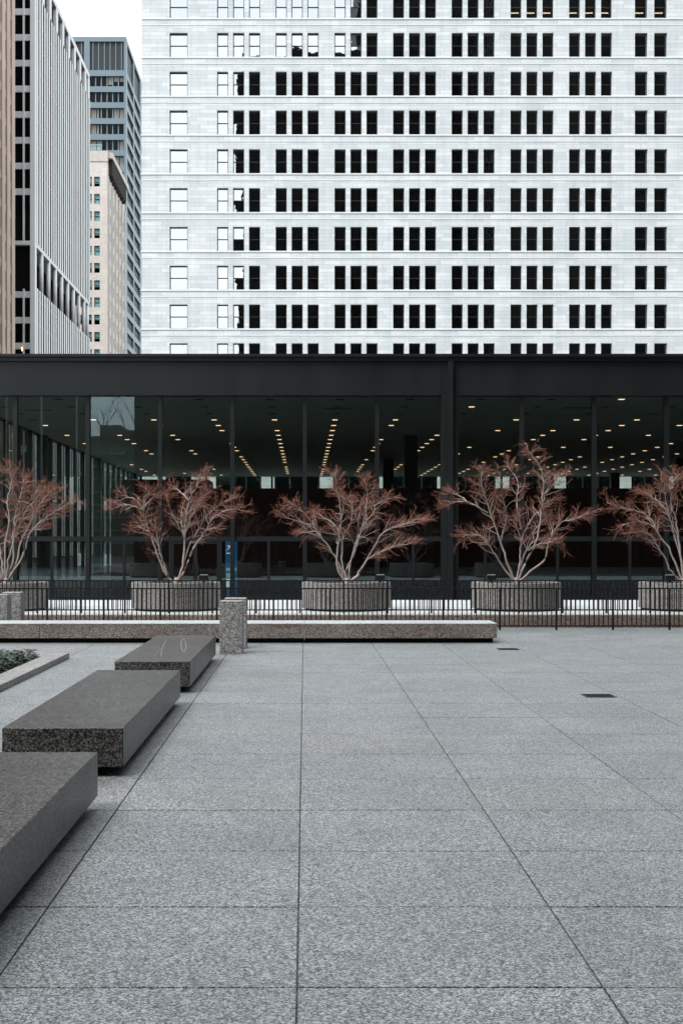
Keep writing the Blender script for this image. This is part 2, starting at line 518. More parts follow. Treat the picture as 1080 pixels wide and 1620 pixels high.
# ------------------------------------------------------------------ white stone building behind
D = 145.0
S = D / F
white = thing('white_stone_building', 'white stone office block with rows of triple dark windows filling the upper right', 'building', (18, D, -0.25))
wins = [(268.5, 297)]
for g in (343.5, 436, 529, 621.5, 714, 807, 899.5):
    for k in range(3):
        wins.append((g + k*25.2, g + k*25.2 + 17.6))
wins += [(1003.5, 1023.5), (1034, 1054.5), (1108, 1127), (1140, 1159)]
ou = [(PX(a, D), PX(b, D)) for a, b in wins]
rows = []
for r in range(0, 12):
    yt = 543 - 61.4*r
    rows.append((PZ(yt+38, D), PZ(yt, D)))
XL, XR = PX(224, D), 62.0
ztop = rows[-1][1] + 3.0
zlow = rows[0][0] - 2.0
wall = MB()
grid_wall(wall, 'x', D, D+0.75, XL, XR, zlow, ztop, ou, rows)
# lower storeys: tall openings between the same piers
low_u = [(PX(262, D), PX(303, D))] + [(PX(g-2, D), PX(g+70, D)) for g in (343.5, 436, 529, 621.5, 714, 807, 899.5)] + [(PX(1001, D), PX(1057, D))]
low_v = [(1.0, 5.6), (6.6, 12.0), (13.2, 17.4)]
grid_wall(wall, 'x', D, D+0.75, XL, XR, -0.25, zlow, low_u, low_v)
wall.build('wall', M['white_stone'], white)
MB().box(XL, XL+0.75, D+0.76, D+40, -0.25, ztop).build('side_wall', M['white_stone'], white)
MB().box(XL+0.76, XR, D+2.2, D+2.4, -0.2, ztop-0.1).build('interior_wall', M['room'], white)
for z0, z1 in rows:
    MB().box(XL-0.06, XR, D-0.055, D-0.002, z0-0.16, z0-0.02).build('sill_course', M['white_sill'], white)
    MB().box(XL-0.04, XR, D-0.03, D-0.002, z0-0.78, z0-0.68).build('string_course', M['white_sill'], white)
def sash_meshes(w, h):
    b = 0.075
    fr = MB()
    fr.box(-w/2, -w/2+b, -0.06, 0.06, -h/2, h/2); fr.box(w/2-b, w/2, -0.06, 0.06, -h/2, h/2)
    fr.box(-w/2+b, w/2-b, -0.06, 0.06, h/2-b*1.3, h/2); fr.box(-w/2+b, w/2-b, -0.06, 0.06, -h/2, -h/2+b)
    fr.box(-w/2+b, w/2-b, -0.07, 0.05, -0.035, 0.035)
    pm = MB(); pm.v = [(-w/2+b,0,-h/4+0.055),(w/2-b,0,-h/4+0.055),(w/2-b,0,h/4-0.055),(-w/2+b,0,h/4-0.055)]; pm.f = [(0,1,2,3)]
    return fr, pm
cache = {}
H = rows[0][1] - rows[0][0]
for (a, b) in ou:
    w = round(b-a, 2)
    if w not in cache:
        fr, pm = sash_meshes(b-a-0.006, H-0.006)
        cache[w] = (fr.mesh('window', M['win_frame']), pm.mesh('pane', M['win_glass']))
    fm, pm = cache[w]
    for z0, z1 in rows:
        xc, zc = (a+b)/2, (z0+z1)/2
        wo = put('window', fm, white, (xc, D+0.42, zc))
        for s, yy in ((1, 0.0), (-1, 0.02)):
            put('pane', pm, wo, (xc, D+0.42+yy, zc+s*H/4), (RND.gauss(0,0.0022), 0, RND.gauss(0,0.0022)))
for (a, b) in low_u:
    for z0, z1 in low_v:
        f = MB()
        n = 3
        f.box(a, b, D+0.35, D+0.45, z1-0.35, z1-0.003); f.box(a, b, D+0.35, D+0.45, z0+0.003, z0+0.3)
        for k in range(n+1):
            xx = a + 0.003 + (b-a-0.156)*k/n
            f.box(xx, xx+0.15, D+0.34, D+0.46, z0+0.3, z1-0.35)
        wo = f.build('tall_window', M['win_frame'], white)
        p = MB(); p.v = [(a,D+0.4,z0+0.3),(b,D+0.4,z0+0.3),(b,D+0.4,z1-0.35),(a,D+0.4,z1-0.35)]; p.f = [(0,1,2,3)]
        p.build('pane', M['teal_glass'], wo)
# fluorescent strips seen in the topmost offices at right
for (a, b) in ou:
    if PX(800, D) < a < PX(1060, D):
        MB().box(a+0.12, b-0.1, D+1.4, D+1.5, rows[9][0]+1.02, rows[9][0]+1.12).build('ceiling_lamp', M['warm_strip'], white)

# ------------------------------------------------------------------ ribbed pale tower on the left (side wall runs down the street)
RX = -39.9; RY0, RY1 = 204.0, 256.0; RZ = 89.2
rib_t = thing('ribbed_tower', 'pale concrete tower with close vertical ribs and an open loggia storey', 'building', (RX-12, RY0+20, -0.25))
MB().box(RX-30, RX-0.052, RY0+0.6, RY1, -0.2, 39.9).build('lower_core', M['room'], rib_t)
MB().box(RX-30, RX-2.6, RY0+0.9, RY1, 39.95, 46.29).build('loggia_core', M['room'], rib_t)
MB().box(RX-2.59, RX-0.72, RY0+0.9, RY0+1.25, 39.95, 46.29).build('loggia_screen', M['room'], rib_t)
MB().box(RX-30, RX-0.052, RY0+0.6, RY1, 46.91, 84.6).build('upper_core', M['room'], rib_t)
MB().box(RX-30, RX-2.2, RY0+0.6, RY1, 84.6, RZ-0.9).build('attic_core', M['room'], rib_t)
MB().box(RX-30, RX, RY0, RY1, RZ-0.9, RZ).build('roof_slab', M['rib_white'], rib_t)
MB().box(RX-29.9, RX-0.05, RY0+0.05, RY1-0.05, 46.3, 46.9).build('loggia_soffit', M['rib_white'], rib_t)
NB = 9; BW = (RY1-RY0)/NB
rib_up = MB().box(-0.05, 0.0, -0.47, 0.47, 46.7, 84.5).mesh('rib', M['rib_white'])
rib_lo = MB().box(-0.05, 0.0, -0.47, 0.47, 0, 40.2).mesh('rib', M['rib_white'])
for b in range(NB):
    for k in range(3):
        yc = RY0 + 1.4 + b*BW + (k+0.5)*(BW-0.2)/3
        put('rib', rib_up, rib_t, (RX, yc, 0)); put('rib', rib_lo, rib_t, (RX-0.003, yc, 0))
for b in range(NB):
    yc = RY0 + 1.3 + b*BW + BW
    if yc > RY1: yc = RY1-0.6
    MB().box(RX-0.5, RX-0.02, yc-0.9, yc+0.9, 84.61, RZ-0.91).build('attic_pier', M['rib_white'], rib_t)
    pts = MB()
    pts.lathe(RX-0.36, yc-0.2, [(0.0,39.95),(0.34,39.95),(0.34,46.28),(0.0,46.28)], 14)
    pts.build('loggia_pier', M['rib_white'], rib_t, True)
MB().box(RX-0.68, RX+0.03, RY0-0.03, RY0+1.3, 0, RZ-0.95).build('corner_pier', M['rib_white'], rib_t)
z = 80.4 + 3.81*2
k = 0
while z > 3:
    if z-2.8 > 47.5 or z < 39.5:
        # floor band on the street side, recessed between the ribs, and on the front
        MB().box(RX-0.051, RX-0.03, RY0+1.31, RY1-0.02, z+0.02, z+0.30).build('spandrel', M['rib_grey'], rib_t)
        MB().box(RX-30, RX-0.69, RY0+0.25, RY0+0.59, z+0.02, z+0.95).build('front_spandrel', M['rib_white'], rib_t)
        xx = RX - 1.42
        for (a, b) in ((24,36.2),(38.8,47.6)):
            p = MB(); x0, x1 = PX(a, RY0), PX(b, RY0)
            p.v = [(x0,RY0+0.4,z-2.85),(x1,RY0+0.4,z-2.85),(x1,RY0+0.4,z+0.02),(x0,RY0+0.4,z+0.02)]; p.f = [(0,1,2,3)]
            p.build('window_pane', M['dark_glass'], rib_t)
    z -= 3.81; k += 1
MB().box(PX(36.2,RY0), PX(38.8,RY0), RY0+0.1, RY0+0.6, 0, 39.8).build('front_mullion', M['rib_white'], rib_t)
MB().box(PX(36.2,RY0), PX(38.8,RY0), RY0+0.1, RY0+0.6, 47, 88).build('front_mullion', M['rib_white'], rib_t)
MB().box(PX(22,RY0)-1.2, PX(23,RY0), RY0+0.1, RY0+0.6, 0, 39.8).build('front_mullion', M['rib_white'], rib_t)
MB().box(PX(22,RY0)-1.2, PX(23,RY0), RY0+0.1, RY0+0.6, 47, 88).build('front_mullion', M['rib_white'], rib_t)
zl = PZ(552, RY0)
MB().box(PX(34.5,RY0), PX(38.5,RY0), RY0+0.15, RY0+0.35, zl-0.25, zl+0.25).build('lit_lamp', M['orange_lamp'], rib_t)

# ------------------------------------------------------------------ tan ribbed building at the left edge
tan = thing('tan_ribbed_building', 'tan stone building with broad vertical fins at the left edge', 'building', (-52, 175, -0.25))
MB().box(-70, -40.6, 158, 192.4, -0.2, 118).build('body', M['win_frame'], tan)
fin = MB().bevel_box(-0.30, 0.02, -0.95, 0.95, 0, 118, 0.05).mesh('fin', M['tan'])
for k in range(11):
    put('fin', fin, tan, (-40.35, 191.3 - k*3.12, 0))
for k in range(30):
    MB().box(-40.7, -40.52, 158.1, 192.3, k*3.9+0.2, k*3.9+1.3).build('spandrel', M['tan'], tan)

# ------------------------------------------------------------------ blue-grey tower behind
TY = 340.0; TX = PX(200, TY); TZ = PZ(58, TY); q = TY/F
bt = thing('blue_grey_tower', 'blue-grey panelled office tower with dark louvred top floors', 'building', (TX-12, TY+15, -0.25))
SIDE = 58.0
zt = [(PZ(111, TY), PZ(65.5, TY))]
for k in range(0, 28):
    yt = 120.2 + 25.25*k
    zt.append((PZ(yt+16.3, TY), PZ(yt, TY)))
zt = [r for r in zt if r[0] > 2]
tou = [(PX(74, TY), PX(133.5, TY)), (PX(142.2, TY), PX(196.3, TY))]
w = MB(); grid_wall(w, 'x', TY, TY+1.0, PX(60, TY), TX, -0.2, TZ, tou, zt); w.build('front_wall', M['blue_panel'], bt)
sou = [(TY+2.2+i*14.2, TY+2.2+i*14.2+12.4) for i in range(4)]
w = MB(); grid_wall(w, 'y', TX-0.8, TX+0.003, TY+1.001, TY+SIDE, -0.2, TZ-0.003, sou, zt); w.build('side_wall', M['blue_panel'], bt)
MB().box(PX(60,TY), TX-0.81, TY+1.01, TY+SIDE, TZ-1.0, TZ-0.05).build('roof', M['louvre'], bt)
MB().box(PX(60,TY), TX-3, TY+3, TY+SIDE, -0.2, TZ-1.1).build('interior_core', M['room'], bt)
for ri, (z0, z1) in enumerate(zt):
    for (a, b) in tou:
        if ri == 0:
            lo = MB().box(a, b, TY+0.45, TY+0.6, z0, z1).build('louvre_panel', M['louvre'], bt)
            for i in range(6):
                xx = a + (b-a)*(i+0.55)/6
                MB().box(xx-0.10, xx+0.10, TY+0.30, TY+0.449, z0, z1).build('louvre_mullion', M['blue_panel'], lo)
        else:
            p = MB(); p.v = [(a,TY+0.6,z0),(b,TY+0.6,z0),(b,TY+0.6,z1),(a,TY+0.6,z1)]; p.f = [(0,1,2,3)]
            wo = p.build('window', M['dark_glass'], bt)
            if a < PX(100, TY): continue
            for i in range(1, 6):
                xx = a + (b-a)*i/6
                MB().box(xx-0.13, xx+0.13, TY+0.45, TY+0.59, z0, z1).build('mullion', M['blue_panel'], wo)
            for i in range(6):
                if (ri, i) in {(1,3),(1,4),(1,5),(3,0),(3,1),(3,4),(3,5),(4,0),(4,1),(5,0),(5,1),(5,5),(6,3),(6,4),(6,5),(7,3),(7,4),(7,5),(6,2),(9,5)}:
                    h = 0.45 if ri == 1 and i > 3 else (0.75 if ri == 1 else 1.0)
                    x0 = a + (b-a)*i/6 + 0.3; x1 = a + (b-a)*(i+1)/6 - 0.2
                    if ri in (3,4) and i == 1: x1 = (x0+x1)/2
                    MB().box(x0, x1, TY+0.75, TY+0.8, z1-(z1-z0)*h, z1-0.05).build('blind', M['blind'], wo)
    for (a, b) in sou:
        if ri == 0:
            MB().box(TX-0.6, TX-0.5, a, b, z0, z1).build('louvre_panel', M['louvre'], bt)
        else:
            p = MB(); p.v = [(TX-0.5,a,z0),(TX-0.5,b,z0),(TX-0.5,b,z1),(TX-0.5,a,z1)]; p.f = [(0,1,2,3)]
            p.build('window', M['louvre'], bt)

# ------------------------------------------------------------------ beige old building
BY = 290.0; BX = PX(170, BY); BZ = PZ(239, BY); BY1 = 318.0
bg = thing('beige_old_building', 'beige brick building with small sash windows and a dark bracketed cornice', 'building', (BX-8, BY+14, -0.25))
rowsb = []
k = 0
while True:
    yt = 279.5 + 27.3*k
    z0, z1 = PZ(yt+15.5, BY), PZ(yt, BY)
    if z0 < 3: break
    rowsb.append((z0, z1)); k += 1
oub = [(PX(127.5, BY), PX(133.5, BY)), (PX(138, BY), PX(145.6, BY)), (PX(149.4, BY), PX(158.2, BY))]
w = MB(); grid_wall(w, 'x', BY, BY+0.6, PX(110, BY), BX, -0.2, BZ-2.2, oub, rowsb); w.build('front_wall', M['beige'], bg)
MB().box(PX(110, BY)-0.1, BX+0.1, BY-0.12, BY+0.7, BZ-2.19, BZ).build('parapet', M['cornice'], bg)
soub = [(BY+2.0+i*5.3+j*1.9, BY+2.0+i*5.3+j*1.9+1.25) for i in range(5) for j in range(2)]
w = MB(); grid_wall(w, 'y', BX-0.6, BX, BY+0.601, BY1, -0.2, BZ-2.2, soub, rowsb[1:]); w.build('side_wall', M['beige'], bg)
MB().box(PX(110,BY), BX-0.7, BY+0.7, BY1, BZ-3.0, BZ-1.0).build('roof', M['louvre'], bg)
MB().box(PX(110,BY), BX-1.5, BY+1.5, BY1, -0.2, BZ-3.1).build('interior_core', M['room'], bg)
MB().box(BX-0.5, BX+1.0, BY+0.75, BY1, BZ-1.3, BZ-0.1).build('cornice', M['cornice'], bg)
for i in range(22):
    yy = BY + 2.0 + i*1.05
    MB().box(BX+0.01, BX+0.85, yy, yy+0.55, BZ-4.6-0.4*(i%3), BZ-1.31).build('cornice_bracket', M['cornice_dark'], bg)
for i in range(6):
    yy = BY + 1.0 + i*5.2
    MB().box(BX+0.005, BX+0.35, yy, yy+0.7, 1, BZ-6.0).build('pilaster', M['beige'], bg)
for (a, b) in oub:
    fr, pm = sash_meshes(b-a-0.01, rowsb[0][1]-rowsb[0][0]-0.01)
    fm = fr.mesh('window', M['win_frame']); p2 = pm.mesh('pane', M['teal_pane'])
    for n_, (z0, z1) in enumerate(rowsb):
        wo = put('window', fm, bg, ((a+b)/2, BY+0.3, (z0+z1)/2))
        hh = z1-z0
        put('pane', p2, wo, ((a+b)/2, BY+0.3, (z0+z1)/2 + hh/4))
        put('pane', p2, wo, ((a+b)/2, BY+0.32, (z0+z1)/2 - hh/4))
        zb = z0+0.06 if n_ not in (0, 3, 5, 6, 8, 9, 10) else z0 + hh*(0.34 + 0.06*(n_ % 3))
        MB().box(a+0.04, b-0.04, BY+0.36, BY+0.38, zb, z1-0.03).build('blind', M['teal_blind'], wo)
for (a, b) in soub:
    for (z0, z1) in rowsb[1:]:
        p = MB(); p.v = [(BX-0.3,a,z0),(BX-0.3,b,z0),(BX-0.3,b,z1),(BX-0.3,a,z1)]; p.f = [(0,1,2,3)]
        p.build('window', M['dark_glass'], bg)
rl = thing('roof_railing', 'thin mint green railing on the roof of the beige building', 'railing', (PX(150,BY), BY+1, BZ))
for i in range(7):
    xx = PX(141+i*3.2, BY)
    MB().box(xx-0.06, xx+0.06, BY+0.3, BY+0.42, BZ, BZ+1.35).build('post', M['mint'], rl)
MB().box(PX(140.5,BY), PX(161,BY), BY+0.28, BY+0.44, BZ+1.36, BZ+1.5).build('rail', M['mint'], rl)
MB().box(PX(140.5,BY), PX(161,BY), BY+0.28, BY+0.299, BZ+0.6, BZ+0.7).build('rail', M['mint'], rl)

# ------------------------------------------------------------------ black steel and glass pavilion
GY0 = 54.3                       # front glass plane
MOD = 2.84
GY1 = GY0 + 23*MOD               # back glass plane
KL, KR = -5, 16
px = lambda y: PZ(y, GY0)
ZC = px(626.5)                   # ceiling / underside of the fascia
ZR = px(562.5)                   # roof edge
ZT = px(852.5)                   # transom
ZB = -0.02                       # glass sill
pav = thing('glass_pavilion', 'low black steel and glass hall with a deep flat fascia', 'building', (0, GY0, -0.25))
XA, XB = KL*MOD, KR*MOD
st = M['steel']
cols_k = [k for k in (-5, 2, 9, 16)]
# fascia plates between the columns
for a, b in ((-5, 2), (2, 9), (9, 16)):
    MB().box(a*MOD+0.33, b*MOD-0.33, GY0-0.32, GY0+0.35, ZC, px(574)).build('fascia_plate', st, pav)
MB().box(XA-0.5, XB+0.5, GY0-0.42, GY0+0.35, px(573.5), px(567)).build('fascia_trim', st, pav)
MB().box(XA-0.6, XB+0.6, GY0-0.52, GY0+0.35, px(566.8), ZR).build('roof_edge', st, pav)
MB().box(XA-0.5, XB+0.5, GY0+0.36, GY1+0.3, ZR-0.9, ZR-0.1).build('roof', M['black_gap'], pav)
for k in cols_k:
    x = k*MOD
    c = MB().box(x-0.325, x+0.325, GY0-0.30, GY0+0.33, -0.2, px(574)).build('column', st, pav)
    MB().box(x-0.10, x+0.10, GY0-0.56, GY0-0.50, -0.2, px(574)).build('flange', st, c)
    MB().box(x-0.022, x+0.022, GY0-0.499, GY0-0.302, -0.2, px(574)).build('web', st, c)
    for yy in (GY0+7*MOD, GY0+14*MOD, GY0+21*MOD):
        if k in (-5,): continue
        MB().box(x-0.35, x+0.35, yy-0.35, yy+0.35, -0.2, ZC-0.001).build('inner_column', st, pav)
# sill / plinth
MB().box(XA, XB, GY0-0.25, GY0+0.25, -0.24, ZB).build('plinth', st, pav)
mull_me = MB()
mull_me.box(-0.085, 0.085, -0.16, -0.135, ZB, ZC-0.002); mull_me.box(-0.014, 0.014, -0.134, -0.02, ZB, ZC-0.002)
mull_me.box(-0.085, 0.085, -0.019, 0.05, ZB, ZC-0.002)
mull_me = mull_me.mesh('mullion', st)
half_me = MB().box(-0.055, 0.055, -0.05, 0.045, ZB+0.001, ZT-0.10).mesh('half_mullion', st)
tr_me = MB().box(0.09, MOD-0.09, -0.06, 0.05, ZT-0.095, ZT+0.095).mesh('transom', st)
def pane(x0, x1, z0, z1, y):
    p = MB(); p.v = [(x0,y,z0),(x1,y,z0),(x1,y,z1),(x0,y,z1)]; p.f = [(0,1,2,3)]
    o = p.build('glass_pane', M['pav_glass'], pav)
    return o
for k in range(KL, KR):
    x = k*MOD
    if k not in cols_k: put('mullion', mull_me, pav, (x, GY0, 0))
    put('transom', tr_me, pav, (x, GY0, 0))
    pane(x+0.02, x+MOD-0.02, ZT, ZC, GY0)
    if k == -2:
        for a in (0.40, 2.36):
            put('door_post', half_me, pav, (x+a, GY0, 0))
        pane(x+0.02, x+0.40, ZB, ZT, GY0); pane(x+2.36, x+MOD-0.02, ZB, ZT, GY0)
        for a, b, hx in ((0.46, 1.375, 1.28), (1.385, 2.30, 1.48)):
            d = MB()
            d.box(x+a, x+a+0.07, GY0-0.03, GY0+0.02, ZB+0.01, ZT-0.10); d.box(x+b-0.07, x+b, GY0-0.03, GY0+0.02, ZB+0.01, ZT-0.10)
            d.box(x+a+0.07, x+b-0.07, GY0-0.03, GY0+0.02, ZT-0.2, ZT-0.10); d.box(x+a+0.07, x+b-0.07, GY0-0.03, GY0+0.02, ZB+0.01, ZB+0.2)
            do = d.build('door', st, pav)
            p = MB(); p.v = [(x+a+0.07,GY0,ZB+0.2),(x+b-0.07,GY0,ZB+0.2),(x+b-0.07,GY0,ZT-0.2),(x+a+0.07,GY0,ZT-0.2)]; p.f = [(0,1,2,3)]
            p.build('door_pane', M['pav_glass'], do)
            MB().box(x+hx-0.02, x+hx+0.02, GY0-0.10, GY0-0.031, 0.9, 1.25).build('handle', M['steel'], do)
    else:
        put('half_mullion', half_me, pav, (x+MOD/2, GY0, 0))
        pane(x+0.02, x+MOD/2, ZB, ZT, GY0); pane(x+MOD/2, x+MOD-0.02, ZB, ZT, GY0)
# left side glass wall and back glass wall
for i in range(0, 24):
    y = GY0 + i*MOD
    big = i % 7 == 0 and i > 0
    wdt = 0.33 if big else 0.085
    if i > 0: MB().box(XA-0.15, XA+0.1+ (0.25 if big else 0), y-wdt, y+wdt, -0.2, ZC-0.001).build('side_mullion', st, pav)
    if i < 23:
        p = MB(); p.v = [(XA,y,ZB),(XA,y+MOD,ZB),(XA,y+MOD,ZC),(XA,y,ZC)]; p.f = [(0,1,2,3)]
        p.build('side_pane', M['side_glass'], pav)
MB().box(XA-0.25, XA+0.15, GY0+0.36, GY1, ZC, ZR-0.91).build('side_fascia', st, pav)
MB().box(XA-0.06, XA+0.05, GY0+0.1, GY1, ZT-0.095, ZT+0.095).build('side_transom', st, pav)
MB().box(XA+0.16, XB, GY1-0.3, GY1+0.3, ZC, ZR-0.91).build('back_fascia', st, pav)
for k in range(KL, KR+1):
    MB().box(k*MOD-0.085, k*MOD+0.085, GY1-0.08, GY1+0.08, -0.2, ZC-0.001).build('back_mullion', st, pav)
    if k < KR:
        p = MB(); p.v = [(k*MOD,GY1,ZB),((k+1)*MOD,GY1,ZB),((k+1)*MOD,GY1,ZC),(k*MOD,GY1,ZC)]; p.f = [(0,1,2,3)]
        p.build('back_pane', M['pav_glass'], pav)
ceil = MB().box(XA+0.16, XB, GY0+0.36, GY1-0.31, ZC+0.02, ZC+0.12).build('ceiling', M['ceiling'], pav)
MB().box(XA+0.02, XB, GY0+0.26, GY1-0.1, -0.2, -0.03).build('lobby_floor', M['lobby_floor'], pav)
# dark core walls inside
MB().box(PX(176,75), 44, 75, 108, -0.03, PZ(772.5,75)).build('core_wall', M['core'], pav)
MB().box(PX(193,80), PX(330,80), 80, 84, PZ(772.5,75)+0.002, PZ(758.5,80)).build('core_wall', M['core'], pav)
# counters and screens low in the hall give the wood tone behind the glass
for a, b, d in ((-9.0,-5.2,66.0), (-3.4, 2.2, 64.5), (4.0, 7.0, 67.0)):
    MB().box(a, b, d, d+0.3, -0.03, 2.6).build('wood_screen', M['core'], pav)
# downlights
lit_me = MB().box(-0.115, 0.115, -0.085, 0.085, -0.012, 0.0).mesh('downlight', M['lamp'])
off_me = MB().box(-0.16, 0.16, -0.16, 0.16, -0.012, 0.0).mesh('downlight', M['lamp_off'])
nl = 0
for r in range(0, 21):
    y = 55.7 + 3.08*r
    if y > GY1 - 1.2: break
    for c in range(-5, 16):
        x = (c+0.5)*MOD
        sx = VX + x*F/y
        if x < XA+1 or x > XB-1 or sx < -20 or sx > 1110: continue
        p_on = 0.0 if r < 3 else (0.78 if c > -3 else 0.4)
        if r == 1 and c in (2, 3): p_on = 0.6
        if r == 0 and c == 4: p_on = 1
        on = RND.random() < p_on
        if not on and r > 3: continue
        put('downlight', lit_me if on else off_me, ceil, (x, y, ZC+0.018))
        nl += 1
for x, y in ((1.42, 59.6), (-11.6, 60.2), (11.7, 59.2)):
    MB().box(x-0.6, x+0.6, y-0.12, y+0.12, ZC+0.004, ZC+0.018).build('air_slot', M['lamp_off'], ceil)

# postal banner behind the glass next to the door
by = GY0 + 0.22; bx = PX(366, by)
sg = thing('postal_banner', 'tall blue postal banner with a white eagle beside the glass doors', 'banner', (bx, by, -0.03))
MB().box(bx-0.235, bx+0.235, by, by+0.06, -0.03, 2.24).build('panel', M['blue_sign'], sg)
eg = MB()
ex, ez = bx-0.1, 1.86
eg.v = [(ex-0.10,by-0.004,ez+0.12),(ex+0.06,by-0.004,ez+0.13),(ex+0.12,by-0.004,ez+0.05),(ex+0.02,by-0.004,ez+0.06),
        (ex+0.05,by-0.004,ez+0.02),(ex-0.02,by-0.004,ez+0.0),(ex-0.13,by-0.004,ez-0.12),(ex-0.03,by-0.004,ez-0.03),(ex+0.0,by-0.004,ez+0.07)]
eg.f = [(0,8,3,2,1),(8,7,5,4,3),(7,8,6)]
eg.build('eagle_emblem', M['sign_white'], sg)
MB().box(bx-0.2, bx+0.02, by-0.006, by-0.002, 1.66, 1.70).build('name_line', M['sign_white'], sg)
MB().box(bx-0.21, bx+0.2, by-0.006, by-0.002, 0.98, 1.10).build('text_band', M['sign_cyan'], sg)
MB().box(bx-0.2, bx+0.1, by-0.006, by-0.002, 0.34, 0.66).build('notice', M['sign_white'], sg)
MB().box(bx-0.2, bx+0.1, by-0.006, by-0.002, 0.72, 0.90).build('notice', M['sign_cyan'], sg)

# ------------------------------------------------------------------ towers across the plaza behind the viewer (seen mirrored in the glass), and an added shade slab
def back_tower(name, label, x0, x1, y, h, mat_body, mat_line, pitch, lw, depth=30):
    t = thing(name, label, 'building', ((x0+x1)/2, y-depth/2, -0.25))
    MB().box(x0, x1, y-depth, y, -0.24, h).build('body', mat_body, t)
    n = int((x1-x0)/pitch)
    me = MB().box(-lw/2, lw/2, 0.003, 0.2, 6, h-0.5).mesh('mullion', mat_line)
    for i in range(n+1):
        put('mullion', me, t, (x0 + 0.3 + i*(x1-x0-0.6)/n, y, 0))
    zz = 6.0
    sp = MB().box(x0+0.05, x1-0.05, 0.0025, 0.12, -0.45, 0.45).mesh('spandrel', M['fed_dark'])
    while zz < h-1:
        put('spandrel', sp, t, (0, y, zz)); zz += 3.9
    return t
back_tower('black_steel_tower', 'tall black steel tower across the plaza behind the viewer', -14.9, 12.2, -12, 110, M['fed_glass'], M['fed_dark'], 1.42, 0.16)
back_tower('black_steel_tower', 'tallest black steel slab behind the viewer on the right', 12.5, 140, -14, 185, M['fed_glass'], M['fed_dark'], 2.84, 0.2)
back_tower('striped_office_block', 'low dark office block with pale strips behind the viewer on the left', -60, -19.6, -12, 26, M['fed_glass'], M['fed_line'], 3.1, 0.16, 6)
rs_ = thing('added_shade_slab', 'unseen dark slab added beyond the right edge to shade the bench sides', 'building', (42, 18, -0.25))
MB().box(34, 50, -13, 48, -0.24, 118).build('body', M['fed_glass'], rs_)  # out of view, added to block sky on the right and darken bench sides
me_ = MB().box(-0.2, -0.003, -0.08, 0.08, 6, 117.5).mesh('mullion', M['fed_dark'])
for i in range(22): put('mullion', me_, rs_, (34, -12.7 + i*2.88, 0))
lb = thing('distant_low_block', 'distant low grey block with green bands seen mirrored in the glass', 'building', (-35, -158, -0.25))
MB().box(-90, 10, -165, -150, -0.24, 21.2).build('wall', M['green_roof'], lb)
MB().box(-90, 10, -149.99, -149.7, 21.2, 22.2).build('brown_band', M['brown_roof'], lb)
MB().box(-38.5, -34.6, -164, -151, 21.21, 24.4).build('penthouse', M['grey_low'], lb)
MB().box(-34.5, -20, -164, -153, 21.21, 23.6).build('penthouse', M['grey_low'], lb)
for i in range(8):
    MB().box(-89, 9, -149.98, -149.75, 2+i*2.4, 2.25+i*2.4).build('pale_line', M['fed_line'], lb)

# ------------------------------------------------------------------ granite benches
def bench(x0, x1, y0, y1, label, joints=0):
    t = thing('granite_bench', label, 'bench', ((x0+x1)/2, (y0+y1)/2, 0), 'polished granite benches in a line')
    MB().bevel_box(x0, x1, y0, y1, 0.085, 0.432, 0.006).build('slab', M['bench'], t)
    MB().box(x0+0.26, x1-0.26, y0+0.26, y1-0.26, -0.0015, 0.0845).build('footing', M['black_gap'], t)
    return t
bench(-2.69, -1.615, 5.25, 10.77, 'nearest dark granite bench, cut off by the lower left edge')
bench(-2.67, -1.60, 12.17, 17.75, 'middle dark granite bench between the nearest and the farthest one')
fb = bench(-2.62, -1.58, 19.02, 24.5, 'farthest of the three dark granite benches, with pale scuffs on top')
def scuff(pts, w):
    m = MB()
    for i, (x, y) in enumerate(pts):
        ww = w*(0.5 + 0.5*math.sin(math.pi*(i+0.6)/(len(pts)+0.2)))
        m.v += [(x-ww, y, 0.4332), (x+ww, y, 0.4332)]
    m.f = [(2*i, 2*i+1, 2*i+3, 2*i+2) for i in range(len(pts)-1)]
    m.build('chalky_scuff', M['scuff'], fb)
scuff([(-2.36+0.28*t+0.012*math.sin(9*t), 23.4-3.6*t) for t in [k/12 for k in range(13)]], 0.011)
scuff([(-2.10+0.30*t+0.045*math.sin(math.pi*t), 23.8-3.3*t) for t in [k/12 for k in range(13)]], 0.012)
scuff([(-2.10+0.30*t-0.035*math.sin(math.pi*t), 23.8-3.3*t) for t in [k/12 for k in range(13)]], 0.011)
scuff([(-2.25+0.1*t, 21.8-2.2*t) for t in [k/8 for k in range(9)]], 0.006)

LY0, LY1 = 28.55, 29.66
for n_, (a, b, lab) in enumerate(((-10.95, -5.485, 'long low granite bench at the left edge, in front of the fence'),
                     (-5.478, -0.012, 'long low granite bench behind the bollard pair, with rusty stains'),
                     (-0.005, 3.98, 'long low granite bench with a free right end on the open plaza'))):
    t = thing('long_bench', lab, 'bench', ((a+b)/2, (LY0+LY1)/2, 0), 'long granite benches end to end')
    MB().bevel_box(a, b, LY0, LY1, 0.10, 0.392, 0.004).build('slab', M['wall_granite'], t)
    MB().bevel_box(a, b, LY0-0.004, LY1, 0.3925, 0.41, 0.006).build('top', M['lit_top'], t)  # thin added cap whose pale colour stands in for light on the top
    MB().box(a+0.001 if n_ else a+0.06, b-0.06 if n_ == 2 else b-0.001, LY0+0.22, LY1-0.2, -0.0012, 0.099).build('footing', M['black_gap'], t)

